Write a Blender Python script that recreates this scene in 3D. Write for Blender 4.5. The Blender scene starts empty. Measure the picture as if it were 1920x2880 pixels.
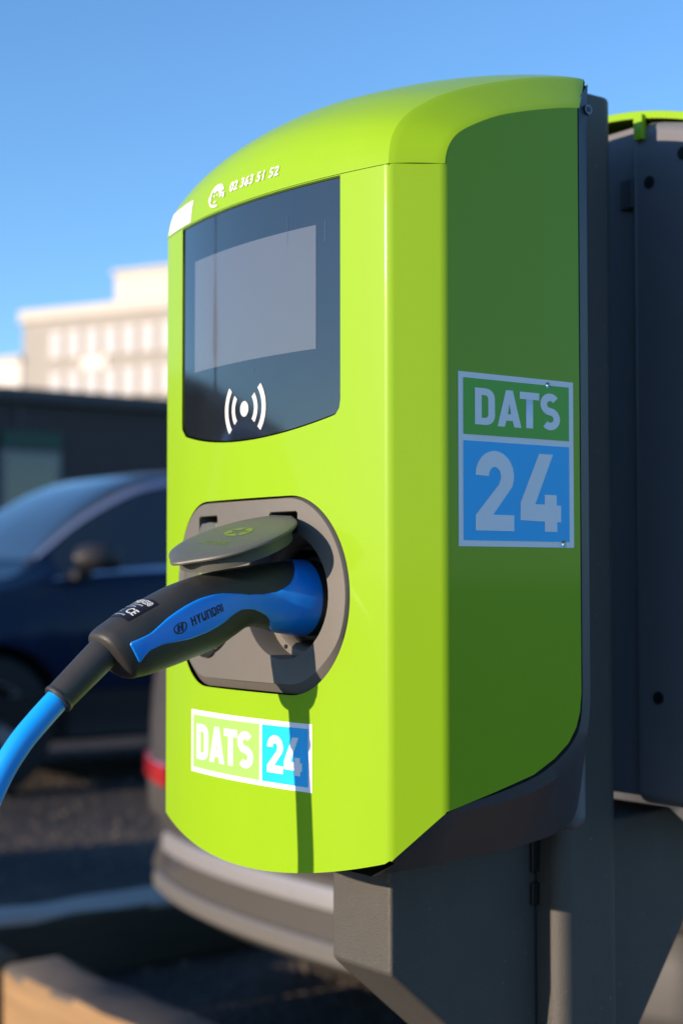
import bpy, bmesh, math, random
from math import sin, cos, pi, radians, sqrt, atan2, degrees
from mathutils import Vector, Matrix

random.seed(7)
SC = bpy.context.scene
COL = SC.collection
HC = 1.05                      # camera height above the ground; charger coordinates are relative to it

# ------------------------------------------------------------------ camera
cd = bpy.data.cameras.new('camera')
cam = bpy.data.objects.new('camera', cd)
COL.objects.link(cam)
YAW, PITCH, ROLL = .9308, .0422, -.0006
_f = Vector((-sin(YAW) * cos(PITCH), cos(YAW) * cos(PITCH), sin(PITCH)))
_r = Vector((cos(YAW), sin(YAW), 0))
_u = _r.cross(_f)
_r2 = _r * cos(ROLL) + _u * sin(ROLL)
_u2 = _u * cos(ROLL) - _r * sin(ROLL)
_m = Matrix((_r2, _u2, -_f)).transposed().to_4x4()
_m.translation = Vector((.96154, -.64652, HC))
cam.matrix_world = _m
cd.sensor_fit = 'HORIZONTAL'
cd.sensor_width = 24.0
cd.lens = 55.0
cd.clip_start = .05
cd.clip_end = 3000
cd.dof.use_dof = True
cd.dof.focus_distance = 1.06
cd.dof.aperture_fstop = 5.6
SC.camera = cam
CAM = Vector((.96154, -.64652, HC))

# ------------------------------------------------------------------ sky, sun, exposure
SUN = Vector((-.096, -.972, .212)).normalized()
wd = bpy.data.worlds.new('World')
SC.world = wd
wd.use_nodes = True
wn = wd.node_tree
sky = wn.nodes.new('ShaderNodeTexSky')
sky.sky_type = 'NISHITA'
sky.sun_disc = False
sky.sun_elevation = math.asin(SUN.z)
sky.sun_rotation = atan2(SUN.x, SUN.y)
sky.air_density = 1.0
sky.dust_density = .1
sky.ozone_density = 5.0
bg = [n for n in wn.nodes if n.type == 'BACKGROUND'][0]
wn.links.new(sky.outputs[0], bg.inputs[0])
bg.inputs[1].default_value = .15
ld = bpy.data.lights.new('sun', 'SUN')
ld.energy = 3.9
ld.angle = radians(.5)
ld.color = (1.0, .785, .59)
sun = bpy.data.objects.new('sun', ld)
sun.rotation_euler = SUN.to_track_quat('Z', 'Y').to_euler()
sun.location = (-3, -20, 8)
COL.objects.link(sun)
vs = SC.view_settings
vs.view_transform = 'Standard'
vs.look = 'None'
vs.exposure = .86
vs.gamma = 1
vs.use_curve_mapping = False
SC.render.engine = 'CYCLES'
SC.cycles.use_denoising = True
SC.cycles.max_bounces = 8

# ------------------------------------------------------------------ materials
MATS = {}


def M(name, col, rough=.5, metal=0., coat=0., coatr=.05, spec=.5, var=.06, vs_=40., bump=0., bs=300.,
      speck=None, ss=500., st=.7, rvar=.0, ior=1.5):
    m = bpy.data.materials.new(name)
    m.use_nodes = True
    nt = m.node_tree
    b = nt.nodes['Principled BSDF']
    tc = nt.nodes.new('ShaderNodeTexCoord')
    L = nt.links.new
    b.inputs['Roughness'].default_value = rough
    b.inputs['Metallic'].default_value = metal
    b.inputs['Coat Weight'].default_value = coat
    b.inputs['Coat Roughness'].default_value = coatr
    b.inputs['Specular IOR Level'].default_value = spec
    b.inputs['IOR'].default_value = ior
    nz = nt.nodes.new('ShaderNodeTexNoise')
    nz.inputs['Scale'].default_value = vs_
    nz.inputs['Detail'].default_value = 6
    L(tc.outputs['Object'], nz.inputs['Vector'])
    mx = nt.nodes.new('ShaderNodeMix')
    mx.data_type = 'RGBA'
    c = Vector(col)
    mx.inputs[6].default_value = (*(c * (1 - var)), 1)
    mx.inputs[7].default_value = (*(c * (1 + var)), 1)
    L(nz.outputs['Fac'], mx.inputs[0])
    out = mx.outputs[2]
    if speck:
        n2 = nt.nodes.new('ShaderNodeTexNoise')
        n2.inputs['Scale'].default_value = ss
        n2.inputs['Detail'].default_value = 3
        L(tc.outputs['Object'], n2.inputs['Vector'])
        rp = nt.nodes.new('ShaderNodeValToRGB')
        rp.color_ramp.elements[0].position = st
        rp.color_ramp.elements[1].position = min(1, st + .05)
        L(n2.outputs['Fac'], rp.inputs[0])
        m2 = nt.nodes.new('ShaderNodeMix')
        m2.data_type = 'RGBA'
        L(rp.outputs[0], m2.inputs[0])
        L(out, m2.inputs[6])
        m2.inputs[7].default_value = (*speck, 1)
        out = m2.outputs[2]
    L(out, b.inputs['Base Color'])
    if rvar:
        mr = nt.nodes.new('ShaderNodeMapRange')
        mr.inputs[3].default_value = rough - rvar
        mr.inputs[4].default_value = rough + rvar
        L(nz.outputs['Fac'], mr.inputs[0])
        L(mr.outputs[0], b.inputs['Roughness'])
    if bump:
        n3 = nt.nodes.new('ShaderNodeTexNoise')
        n3.inputs['Scale'].default_value = bs
        n3.inputs['Detail'].default_value = 2
        L(tc.outputs['Object'], n3.inputs['Vector'])
        bp = nt.nodes.new('ShaderNodeBump')
        bp.inputs['Strength'].default_value = bump
        bp.inputs['Distance'].default_value = .0006
        L(n3.outputs['Fac'], bp.inputs['Height'])
        L(bp.outputs[0], b.inputs['Normal'])
    MATS[name] = m
    return m


M('lime', (.235, .425, .012), .36, coat=.24, coatr=.07, spec=.10, var=.035, vs_=9, bump=.06, bs=900, speck=(.33, .44, .10), ss=260, st=.775, rvar=.10)
M('anthracite', (.064, .063, .058), .50, var=.16, vs_=25, bump=1., bs=1100, speck=(.18, .17, .15), ss=240, st=.70)
M('housing', (.052, .057, .066), .42, var=.08, vs_=30, bump=.25, bs=1400)
M('socket_grey', (.122, .117, .104), .52, var=.05, vs_=60, bump=.25, bs=1800)
M('lid_grey', (.092, .098, .084), .46, var=.05, vs_=60, bump=.2, bs=1800)
M('black_rubber', (.030, .030, .029), .50, var=.18, vs_=70, bump=.3, bs=1500, speck=(.10, .10, .095), ss=160, st=.74, rvar=.1)
M('black_plastic', (.012, .012, .013), .35, var=.1)
M('plug_blue', (.002, .25, .88), .36, var=.03, vs_=50, bump=.12, bs=1600, coat=.15, coatr=.2)
M('cable_blue', (.003, .32, .88), .34, var=.04, vs_=60, coat=.2, coatr=.2)
M('screen_glass', (.010, .012, .016), .09, var=.3, vs_=30, rvar=.06, coat=1, coatr=.02, ior=1.55)
M('display', (.085, .095, .115), .12, var=.04, vs_=12, coat=1, coatr=.02)
M('print_white', (.88, .88, .90), .45, var=.03)
M('print_grey', (.62, .64, .64), .4, var=.03)
M('print_blue', (.004, .48, .96), .40, var=.03)
M('print_green', (.10, .45, .02), .40, var=.03)
M('print_dats', (.29, .56, .12), .40, var=.03)
M('print_black', (.006, .007, .010), .5, var=.05)
M('label_black', (.008, .008, .012), .35, var=.1)
M('steel', (.45, .45, .46), .3, metal=1, var=.08)
M('dark_steel', (.16, .165, .18), .35, metal=.8)
M('drop', (.92, .97, .85), .03, ior=1.33)
MATS['drop'].node_tree.nodes['Principled BSDF'].inputs['Transmission Weight'].default_value = 1
M('car_blue', (.004, .015, .045), .35, var=.05, coat=.28, coatr=.05, spec=.1)
M('car_grey', (.07, .07, .072), .30, var=.05, coat=.8, coatr=.05)
M('car_silver', (.35, .36, .38), .35, metal=.3, var=.05, coat=.8)
M('car_glass', (.010, .016, .022), .04, var=.05, coat=1, coatr=.02)
M('car_plastic', (.020, .020, .022), .55, var=.15)
M('clad_grey', (.062, .060, .056), .5, var=.10, vs_=9, bump=.2, bs=600)
M('strip_silver', (.30, .30, .31), .38, metal=.35, var=.06)
M('chrome', (.62, .66, .72), .18, metal=1, var=.04)
M('tyre', (.014, .014, .015), .8, var=.2)
M('red_lens', (.50, .012, .014), .22, var=.05, coat=1)
M('lamp_clear', (.6, .62, .65), .12, var=.05, coat=1)
M('wood_tan', (.28, .175, .082), .8, var=.5, vs_=16, bump=1, bs=90)
M('lid_print', (.15, .23, .03), .5)
M('scratch', (.07, .075, .08), .5)
M('back_grey', (.135, .140, .158), .45, var=.08, bump=.2, bs=1200)
M('clad_light', (.125, .122, .115), .45)
M('trim_blue', (.19, .25, .40), .3, metal=.4)
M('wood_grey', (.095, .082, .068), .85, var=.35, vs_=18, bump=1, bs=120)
M('wood_sheen', (.33, .29, .24), .5, var=.3, vs_=18, bump=1, bs=120)  # paler colour for the beam's top, standing in for sky sheen
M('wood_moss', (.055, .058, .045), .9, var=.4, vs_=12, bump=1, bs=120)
M('dark_clad', (.044, .035, .034), .7, var=.15, vs_=3)
M('coping', (.05, .05, .055), .5, var=.1)
M('wall_beige', (.36, .34, .31), .85, var=.10, vs_=.4)
M('wall_cream', (.56, .53, .475), .85, var=.05, vs_=.4)
M('wall_white', (.72, .70, .65), .8, var=.04, vs_=.4)
M('sky_pane', (.39, .40, .44), .5, var=.04)  # pale diffuse colour stands in for sky reflected in the office panes
M('pane', (.03, .05, .06), .06, var=.1, coat=1)
M('frame_grey', (.20, .20, .21), .5)
M('sign_green', (.014, .062, .042), .5)
M('bark', (.06, .045, .035), .9, var=.3, vs_=20)
M('leaf', (.028, .050, .018), .6, var=.4, vs_=2)


def ground_mat():
    m = bpy.data.materials.new('asphalt_gravel')
    m.use_nodes = True
    nt = m.node_tree
    L = nt.links.new
    b = nt.nodes['Principled BSDF']
    tc = nt.nodes.new('ShaderNodeTexCoord')
    n1 = nt.nodes.new('ShaderNodeTexNoise')
    n1.inputs['Scale'].default_value = .9
    n1.inputs['Detail'].default_value = 5
    n2 = nt.nodes.new('ShaderNodeTexVoronoi')
    n2.inputs['Scale'].default_value = 38
    n3 = nt.nodes.new('ShaderNodeTexNoise')
    n3.inputs['Scale'].default_value = 90
    n3.inputs['Detail'].default_value = 4
    for n in (n1, n2, n3):
        L(tc.outputs['Object'], n.inputs['Vector'])
    r1 = nt.nodes.new('ShaderNodeValToRGB')
    r1.color_ramp.elements[0].position = .38
    r1.color_ramp.elements[0].color = (.016, .016, .018, 1)
    r1.color_ramp.elements[1].position = .66
    r1.color_ramp.elements[1].color = (.075, .058, .044, 1)
    L(n1.outputs['Fac'], r1.inputs[0])
    mx = nt.nodes.new('ShaderNodeMix')
    mx.data_type = 'RGBA'
    mx.blend_type = 'MULTIPLY'
    mx.inputs[0].default_value = .75
    L(r1.outputs[0], mx.inputs[6])
    sp = nt.nodes.new('ShaderNodeSeparateColor')
    L(n2.outputs['Color'], sp.inputs[0])
    mr = nt.nodes.new('ShaderNodeMapRange')
    mr.inputs[3].default_value = .35
    mr.inputs[4].default_value = 1.7
    L(sp.outputs[0], mr.inputs[0])
    cb = nt.nodes.new('ShaderNodeCombineColor')
    for i in range(3):
        L(mr.outputs[0], cb.inputs[i])
    L(cb.outputs[0], mx.inputs[7])
    L(mx.outputs[2], b.inputs['Base Color'])
    b.inputs['Roughness'].default_value = .85
    bp = nt.nodes.new('ShaderNodeBump')
    bp.inputs['Strength'].default_value = .9
    bp.inputs['Distance'].default_value = .02
    L(n2.outputs['Distance'], bp.inputs['Height'])
    L(bp.outputs[0], b.inputs['Normal'])
    MATS['ground'] = m


ground_mat()


def grain(name, axis):
    """stretch the colour noise of a wood along one axis"""
    nt = MATS[name].node_tree
    nz = [n for n in nt.nodes if n.type == 'TEX_NOISE'][0]
    tc = [n for n in nt.nodes if n.type == 'TEX_COORD'][0]
    mp = nt.nodes.new('ShaderNodeMapping')
    s = [1.6, 1.6, 1.6]
    s[axis] = .12
    mp.inputs['Scale'].default_value = s
    nt.links.new(tc.outputs['Object'], mp.inputs['Vector'])
    nt.links.new(mp.outputs[0], nz.inputs['Vector'])


grain('wood_tan', 0)
grain('lime', 2)
grain('wood_moss', 1)
grain('wood_sheen', 1)


# ------------------------------------------------------------------ mesh helpers
def link(o, parent=None):
    COL.objects.link(o)
    if parent is not None:
        o.parent = parent
    return o


def mesh_obj(name, verts, faces, mat, parent=None, smooth=False, normals=None, mats=None, mi=None):
    me = bpy.data.meshes.new(name)
    me.from_pydata([tuple(v) for v in verts], [], faces)
    me.validate()
    for mm in (mats or [mat]):
        me.materials.append(MATS[mm])
    if mi:
        for p, i in zip(me.polygons, mi):
            p.material_index = i
    if smooth or normals:
        for p in me.polygons:
            p.use_smooth = True
    if normals and len(normals) == len(me.vertices):
        me.normals_split_custom_set_from_vertices([tuple(n) for n in normals])
    o = bpy.data.objects.new(name, me)
    return link(o, parent)


def bm_obj(name, bm, mat, parent=None, smooth=False):
    bmesh.ops.recalc_face_normals(bm, faces=bm.faces)
    me = bpy.data.meshes.new(name)
    bm.to_mesh(me)
    bm.free()
    me.materials.append(MATS[mat])
    if smooth:
        for p in me.polygons:
            p.use_smooth = True
        me.set_sharp_from_angle(angle=radians(smooth if smooth is not True else 35))
    return link(bpy.data.objects.new(name, me), parent)


def empty(name, loc, rz=0., label=None, cat=None, group=None):
    o = bpy.data.objects.new(name, None)
    o.empty_display_size = .1
    o.location = loc
    o.rotation_euler = (0, 0, rz)
    COL.objects.link(o)
    tag(o, label, cat, group)
    return o


def tag(o, label=None, cat=None, group=None, kind=None):
    if label:
        o['label'] = label
    if cat:
        o['category'] = cat
    if group:
        o['group'] = group
    if kind:
        o['kind'] = kind
    return o


def box_bm(lo, hi, bev=0., seg=2, bm=None):
    bm = bm or bmesh.new()
    r = bmesh.ops.create_cube(bm, size=1)
    c = (Vector(lo) + Vector(hi)) / 2
    s = Vector(hi) - Vector(lo)
    for v in r['verts']:
        v.co = Vector((v.co.x * s.x, v.co.y * s.y, v.co.z * s.z)) + c
    if bev:
        es = list({e for v in r['verts'] for e in v.link_edges})
        bmesh.ops.bevel(bm, geom=es, offset=bev, segments=seg, profile=.5, affect='EDGES')
    return bm


def wnorm(o):
    o.modifiers.new('weighted_normals', 'WEIGHTED_NORMAL').keep_sharp = True
    return o


def box(name, lo, hi, mat, parent=None, bev=0., seg=2):
    o = bm_obj(name, box_bm(lo, hi, bev, seg), mat, parent, smooth=60 if bev else False)
    return wnorm(o) if bev else o


def prism_bm(poly, axis, a, b, bev=0., seg=2):
    """extrude a 2D polygon along one axis; poly holds the two other coordinates in xyz order"""
    bm = bmesh.new()

    def p3(p, t):
        l = list(p)
        l.insert(axis, t)
        return l
    v0 = [bm.verts.new(p3(p, a)) for p in poly]
    v1 = [bm.verts.new(p3(p, b)) for p in poly]
    n = len(poly)
    bm.faces.new(v0)
    bm.faces.new(v1[::-1])
    for i in range(n):
        bm.faces.new((v0[i], v1[i], v1[(i + 1) % n], v0[(i + 1) % n]))
    bmesh.ops.recalc_face_normals(bm, faces=bm.faces)
    if bev:
        bmesh.ops.bevel(bm, geom=[e for e in bm.edges if e.calc_face_angle(0) > .5], offset=bev, segments=seg,
                        profile=.5, affect='EDGES')
    return bm


def prism(name, poly, axis, a, b, mat, parent=None, bev=0.):
    o = bm_obj(name, prism_bm(poly, axis, a, b, bev), mat, parent, smooth=60 if bev else False)
    return wnorm(o) if bev else o


def grid(name, P, mat, parent=None, closed=False, caps=False, smooth=True, sharp=None):
    """P[i][j] -> quads; closed wraps j; caps fan the first and last row"""
    ni, nj = len(P), len(P[0])
    V = [p for row in P for p in row]
    F = []
    for i in range(ni - 1):
        for j in range(nj if closed else nj - 1):
            k = (j + 1) % nj
            F.append((i * nj + j, i * nj + k, (i + 1) * nj + k, (i + 1) * nj + j))
    if caps:
        F.append(tuple(range(nj))[::-1])
        F.append(tuple((ni - 1) * nj + j for j in range(nj)))
    bm = bmesh.new()
    vs_ = [bm.verts.new(v) for v in V]
    for fc in F:
        try:
            bm.faces.new([vs_[i] for i in fc])
        except ValueError:
            pass
    return bm_obj(name, bm, mat, parent, smooth=sharp or 50)


def catmull(pts, t):
    n = len(pts)
    t = max(0., min(n - 1 - 1e-6, t))
    i = int(t)
    u = t - i
    g = lambda k: pts[max(0, min(n - 1, k))]
    a, b, c, d = g(i - 1), g(i), g(i + 1), g(i + 2)
    return [.5 * (2 * q + (r - p) * u + (2 * p - 5 * q + 4 * r - s) * u * u + (3 * q - p - 3 * r + s) * u ** 3)
            for p, q, r, s in zip(a, b, c, d)]


def lerp_tab(tab, x):
    tab = sorted(tab)
    if x <= tab[0][0]:
        return tab[0][1]
    for (a, va), (b, vb) in zip(tab, tab[1:]):
        if x <= b:
            return va + (vb - va) * (x - a) / (b - a)
    return tab[-1][1]


def tube(name, pts, rad, mat, parent=None, seg=14, per=6, caps=True):
    """smooth tube through pts; rad a number or list"""
    n = len(pts)
    C = []
    for k in range((n - 1) * per + 1):
        t = k / per
        C.append(Vector(catmull(pts, t)))
    R = [(rad if not isinstance(rad, (list, tuple)) else catmull([(x,) for x in rad], k / per)[0]) for k in range(len(C))]
    up = Vector((1, 0, 0))
    rows = []
    for k, c in enumerate(C):
        d = (C[min(k + 1, len(C) - 1)] - C[max(k - 1, 0)]).normalized()
        s = d.cross(up)
        if s.length < 1e-3:
            s = d.cross(Vector((0, 0, 1)))
        s.normalize()
        up = s.cross(d).normalized()
        rows.append([c + (s * cos(a) + up * sin(a)) * R[k] for a in [2 * pi * j / seg for j in range(seg)]])
    return grid(name, rows, mat, parent, closed=True, caps=caps)


def fill2d(loops):
    """triangulated fill of closed 2D loops (holes by even-odd) -> verts, faces"""
    cu = bpy.data.curves.new('fill_curve', 'CURVE')
    cu.dimensions = '2D'
    cu.fill_mode = 'BOTH'
    for lp in loops:
        sp = cu.splines.new('POLY')
        sp.points.add(len(lp) - 1)
        for p, q in zip(sp.points, lp):
            p.co = (q[0], q[1], 0, 1)
        sp.use_cyclic_u = True
    return _curve_mesh(cu)


def text2d(txt, size=1., shear=0., space=1., bold=0.):
    cu = bpy.data.curves.new('fill_text', 'FONT')
    cu.body = txt
    cu.size = size
    cu.shear = shear
    cu.space_character = space
    cu.offset = bold
    cu.resolution_u = 4
    cu.fill_mode = 'FRONT'
    return _curve_mesh(cu)


def _curve_mesh(cu):
    o = bpy.data.objects.new('fill_temp', cu)
    COL.objects.link(o)
    dg = bpy.context.evaluated_depsgraph_get()
    me = bpy.data.meshes.new_from_object(o.evaluated_get(dg))
    V = [(v.co.x, v.co.y) for v in me.vertices]
    F = [tuple(p.vertices) for p in me.polygons]
    bpy.data.objects.remove(o)
    bpy.data.curves.remove(cu)
    bpy.data.meshes.remove(me)
    return V, F


def cut2d(VF, xs=(), ys=()):
    bm = bmesh.new()
    vs_ = [bm.verts.new((x, y, 0)) for x, y in VF[0]]
    for fc in VF[1]:
        try:
            bm.faces.new([vs_[i] for i in fc])
        except ValueError:
            pass
    bmesh.ops.remove_doubles(bm, verts=bm.verts, dist=1e-7)
    for x in xs:
        bmesh.ops.bisect_plane(bm, geom=bm.verts[:] + bm.edges[:] + bm.faces[:], dist=1e-7, plane_co=(x, 0, 0), plane_no=(1, 0, 0))
    for y in ys:
        bmesh.ops.bisect_plane(bm, geom=bm.verts[:] + bm.edges[:] + bm.faces[:], dist=1e-7, plane_co=(0, y, 0), plane_no=(0, 1, 0))
    bm.verts.index_update()
    V = [(v.co.x, v.co.y) for v in bm.verts]
    F = [tuple(v.index for v in f.verts) for f in bm.faces]
    bm.free()
    return V, F


def frange(a, b, d):
    n = max(1, int(round((b - a) / d)))
    return [a + (b - a) * i / n for i in range(1, n)]


def fit_box(VF, x0, y0, x1, y1):
    xs = [v[0] for v in VF[0]]
    ys = [v[1] for v in VF[0]]
    a, b, c, d = min(xs), max(xs), min(ys), max(ys)
    return [(x0 + (x - a) / (b - a) * (x1 - x0), y0 + (y - c) / (d - c) * (y1 - y0)) for x, y in VF[0]], VF[1]


def merge2d(parts):
    V, F = [], []
    for v, f in parts:
        n = len(V)
        V += v
        F += [tuple(i + n for i in q) for q in f]
    return V, F


def decal(name, VF, fn, mat, parent, facing=None):
    """place a flat print on a surface; fn(x, y) -> point"""
    V = [fn(*p) for p in VF[0]]
    bm = bmesh.new()
    vs_ = [bm.verts.new(v) for v in V]
    for fc in VF[1]:
        try:
            bm.faces.new([vs_[i] for i in fc])
        except ValueError:
            pass
    me = bpy.data.meshes.new(name)
    bm.normal_update()
    if facing is not None:
        for fc in bm.faces:
            if fc.normal.dot(facing) < 0:
                fc.normal_flip()
    bm.to_mesh(me)
    bm.free()
    me.materials.append(MATS[mat])
    for p in me.polygons:
        p.use_smooth = True
    return link(bpy.data.objects.new(name, me), parent)


def rect(x0, y0, x1, y1):
    return [(x0, y0), (x1, y0), (x1, y1), (x0, y1)]


def arcp(cx, cy, rx, ry, a0, a1, n):
    return [(cx + rx * cos(radians(a0 + (a1 - a0) * i / n)), cy + ry * sin(radians(a0 + (a1 - a0) * i / n))) for i in range(n + 1)]


# ---- letter outlines in a unit-high box (loops; later loops are holes)
def stroke(path, t):
    L_, R_ = [], []
    for i, p in enumerate(path):
        a = path[max(0, i - 1)]
        b = path[min(len(path) - 1, i + 1)]
        d = Vector((b[0] - a[0], b[1] - a[1])).normalized()
        L_.append((p[0] - d.y * t / 2, p[1] + d.x * t / 2))
        R_.append((p[0] + d.y * t / 2, p[1] - d.x * t / 2))
    return L_ + R_[::-1]


_s = [(.3 + .2 * cos(radians(a)), .7 + .195 * sin(radians(a))) for a in range(35, 260, 12)]
_s += [(.3 + .205 * cos(radians(a)), .3 + .198 * sin(radians(a))) for a in range(78, -150, -12)]
GLYPH = {
    'D': [[(0, 0), (.34, 0)] + arcp(.34, .27, .28, .27, -80, 0, 6) + arcp(.34, .73, .28, .27, 0, 90, 6) + [(0, 1)],
          [(.21, .19), (.31, .19)] + arcp(.31, .29, .10, .10, -80, 0, 4) + arcp(.31, .71, .10, .10, 0, 90, 4) + [(.21, .81)]],
    'A': [[(0, 0), (.22, 0), (.265, .17), (.455, .17), (.50, 0), (.72, 0), (.465, 1), (.255, 1)],
          [(.315, .35), (.405, .35), (.36, .63)]],
    'T': [[(.2, 0), (.42, 0), (.42, .8), (.62, .8), (.62, 1), (0, 1), (0, .8), (.2, .8)]],
    'S': [stroke(_s, .205)],
    '2': [arcp(.3, .69, .3, .31, 180, -25, 14) + [(.27, .2), (.6, .2), (.6, 0), (0, 0), (0, .19), (.36, .58)] +
          arcp(.3, .68, .095, .12, -10, 180, 8)],
    '4': [[(.245, 1), (.43, 1), (.192, .35), (.316, .35), (.316, .476), (.476, .476), (.476, .342), (.534, .342),
           (.534, .126), (.482, .126), (.482, 0), (.316, 0), (.316, .13), (0, .14), (0, .36)]],
}
_t, _w = .21, .78
HY = {
    'H': [[(0, 0), (_t, 0), (_t, .4), (_w - _t, .4), (_w - _t, 0), (_w, 0), (_w, 1), (_w - _t, 1), (_w - _t, .6), (_t, .6), (_t, 1), (0, 1)]],
    'Y': [[(_w / 2 - _t / 2, 0), (_w / 2 + _t / 2, 0), (_w / 2 + _t / 2, .38), (_w, 1), (_w - _t * 1.2, 1), (_w / 2, .62), (_t * 1.2, 1), (0, 1), (_w / 2 - _t / 2, .38)]],
    'U': [[(0, .12), (.12, 0), (_w - .12, 0), (_w, .12), (_w, 1), (_w - _t, 1), (_w - _t, _t), (_t, _t), (_t, 1), (0, 1)]],
    'N': [[(0, 0), (_t, 0), (_t, 1 - _t), (_w - _t, 1 - _t), (_w - _t, 0), (_w, 0), (_w, .88), (_w - .12, 1), (0, 1)]],
    'D': [[(0, 0), (_w - .14, 0), (_w, .14), (_w, .86), (_w - .14, 1), (0, 1)], [(_t, _t), (_w - _t, _t), (_w - _t, 1 - _t), (_t, 1 - _t)]],
    'A': [[(0, 0), (_t, 0), (_t, .28), (_w - _t, .28), (_w - _t, 0), (_w, 0), (_w, .86), (_w - .14, 1), (.14, 1), (0, .86)],
          [(_t, .46), (_w - _t, .46), (_w - _t, 1 - _t), (_t, 1 - _t)]],
    'I': [[(0, 0), (_t, 0), (_t, 1), (0, 1)]],
}

# ================================================================== the setting
R = [(-400, -400, 0), (400, -400, 0), (400, 400, 0), (-400, 400, 0)]
g = mesh_obj('ground', R, [(0, 1, 2, 3)], 'ground')
tag(g, 'dark asphalt ground scattered with brown gravel', kind='structure')


def stones():
    V, F = [], []
    ico = bmesh.new()
    bmesh.ops.create_icosphere(ico, subdivisions=1, radius=1)
    iv = [v.co.copy() for v in ico.verts]
    jf = [tuple(v.index for v in f.verts) for f in ico.faces]
    ico.free()
    for k in range(5200):
        x = random.uniform(-7.5, -.4)
        y = random.uniform(.2, 6.5)
        r = random.choice((.004, .006, .008, .011)) * random.uniform(.7, 1.5)
        n = len(V)
        rz = random.uniform(0, 6.3)
        sq = random.uniform(.45, .8)
        for v in iv:
            q = v * r * random.uniform(.8, 1.2)
            V.append((x + q.x * cos(rz) - q.y * sin(rz) * .8, y + q.x * sin(rz) + q.y * cos(rz) * .8, q.z * sq + r * .3))
        F += [tuple(i + n for i in f) for f in jf]
    return V, F


M('stone', (.12, .097, .074), .75, var=.5, vs_=3)
V, F = stones()
tag(mesh_obj('gravel', V, F, 'stone'), 'loose brown gravel stones strewn over the asphalt', kind='stuff')


# ------------------------------------------------------------------ far buildings
def far_building():
    D = 115.
    fh = Vector((_f.x, _f.y, 0)).normalized()
    px = lambda x, d: (x - 960) / 4400 * d
    A = Vector((CAM.x, CAM.y, 0)) + fh * D + _r * px(60, D)
    e = _r * .885 - fh * .465
    rz = atan2(e.y, e.x)
    b = empty('office_building', A, rz, 'pale beige office block with cream penthouse and rows of white windows', 'building')
    Lf, Dp, Ht = 21., 14., 20.8
    box('wall', (0, 0, 0), (Lf, Dp, Ht - .9), 'wall_beige', b)
    box('parapet', (-.25, -.25, Ht - .9), (Lf + .2, Dp + .2, Ht), 'wall_cream', b, .05)
    ph = box('penthouse', (7.2, 1.5, Ht), (Lf - .5, Dp - 2, Ht + 2.35), 'wall_cream', b, .05)
    box('penthouse_roof', (7.0, 1.3, Ht + 2.35), (Lf - .3, Dp - 1.8, Ht + 2.6), 'wall_cream', ph)
    wf = box_bm((-.5, -.06, -.92), (.5, .02, .92))
    me_f = None
    for row in range(6):
        zc = 18.05 - 3.0 * row
        for i in range(11):
            xc = 3.15 + 1.62 * i
            if me_f is None:
                w = bm_obj('window', box_bm((-.56, -.09, -.98), (.56, .05, .98)), 'wall_cream', b)
                p = bm_obj('pane', box_bm((-.48, -.12, -.90), (.48, -.095, .90)), 'sky_pane', w)
                s = bm_obj('sill', box_bm((-.62, -.22, -1.08), (.62, .02, -.985)), 'wall_cream', w)
                me_f = (w.data, p.data, s.data)
                wo = w
            else:
                wo = link(bpy.data.objects.new('window', me_f[0]), b)
                link(bpy.data.objects.new('pane', me_f[1]), wo)
                link(bpy.data.objects.new('sill', me_f[2]), wo)
            wo.location = (xc, 0, zc)
    wf.free()
    box('spandrel_panel', (5.4, -.14, 15.95 + .15), (7.7, .03, 17.0 - .05), 'wall_white', b)
    w = empty('white_building', A + e * -9.36 - Vector((-e.y, e.x, 0)) * .15, rz,
              'low white building at the edge beside the beige office block', 'building')
    box('wall', (0, 0, 0), (9.3, 9, 17.1), 'wall_white', w)
    box('roof', (-.2, -.2, 17.1), (9.4, 9.2, 17.5), 'wall_cream', w, .04)
    for i in range(5):
        f = box('window', (1 + 1.6 * i, -.06, 11.2), (2 + 1.6 * i, .04, 13), 'frame_grey', w)
        box('pane', (1.08 + 1.6 * i, -.09, 11.28), (1.92 + 1.6 * i, -.062, 12.92), 'pane', f)


far_building()


def dark_building():
    X = -17.6
    b = empty('dark_building', (X, 12, 0), 0, 'long low black-clad flat-roofed building behind the blue car', 'building')
    box('wall', (-12, -30, 0), (0, 48, 3.32), 'dark_clad', b)
    box('roof_edge', (-12.15, -30.15, 3.32), (.12, 48.15, 3.50), 'coping', b, .02)
    for k in range(-7, 12):                         # cladding joints: upright battens
        box('batten', (.002, k * 4. - .03, .1), (.03, k * 4. + .03, 3.3), 'coping', b)
    for yc, hh in ((-3.85, 2.70), (6.5, 2.70), (-12.5, 2.70)):
        f = box('glass_door', (.004, yc - .42, .02), (.07, yc + .42, hh), 'frame_grey', b)
        box('pane', (.072, yc - .36, .1), (.084, yc + .36, hh - .08), 'pane', f)
        box('lintel_panel', (.074, yc - .42, hh + .01), (.10, yc + .42, hh + .24), 'sign_green', f)
        box('handle', (.085, yc + .30, .95), (.13, yc + .33, 1.35), 'steel', f)


dark_building()


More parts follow.
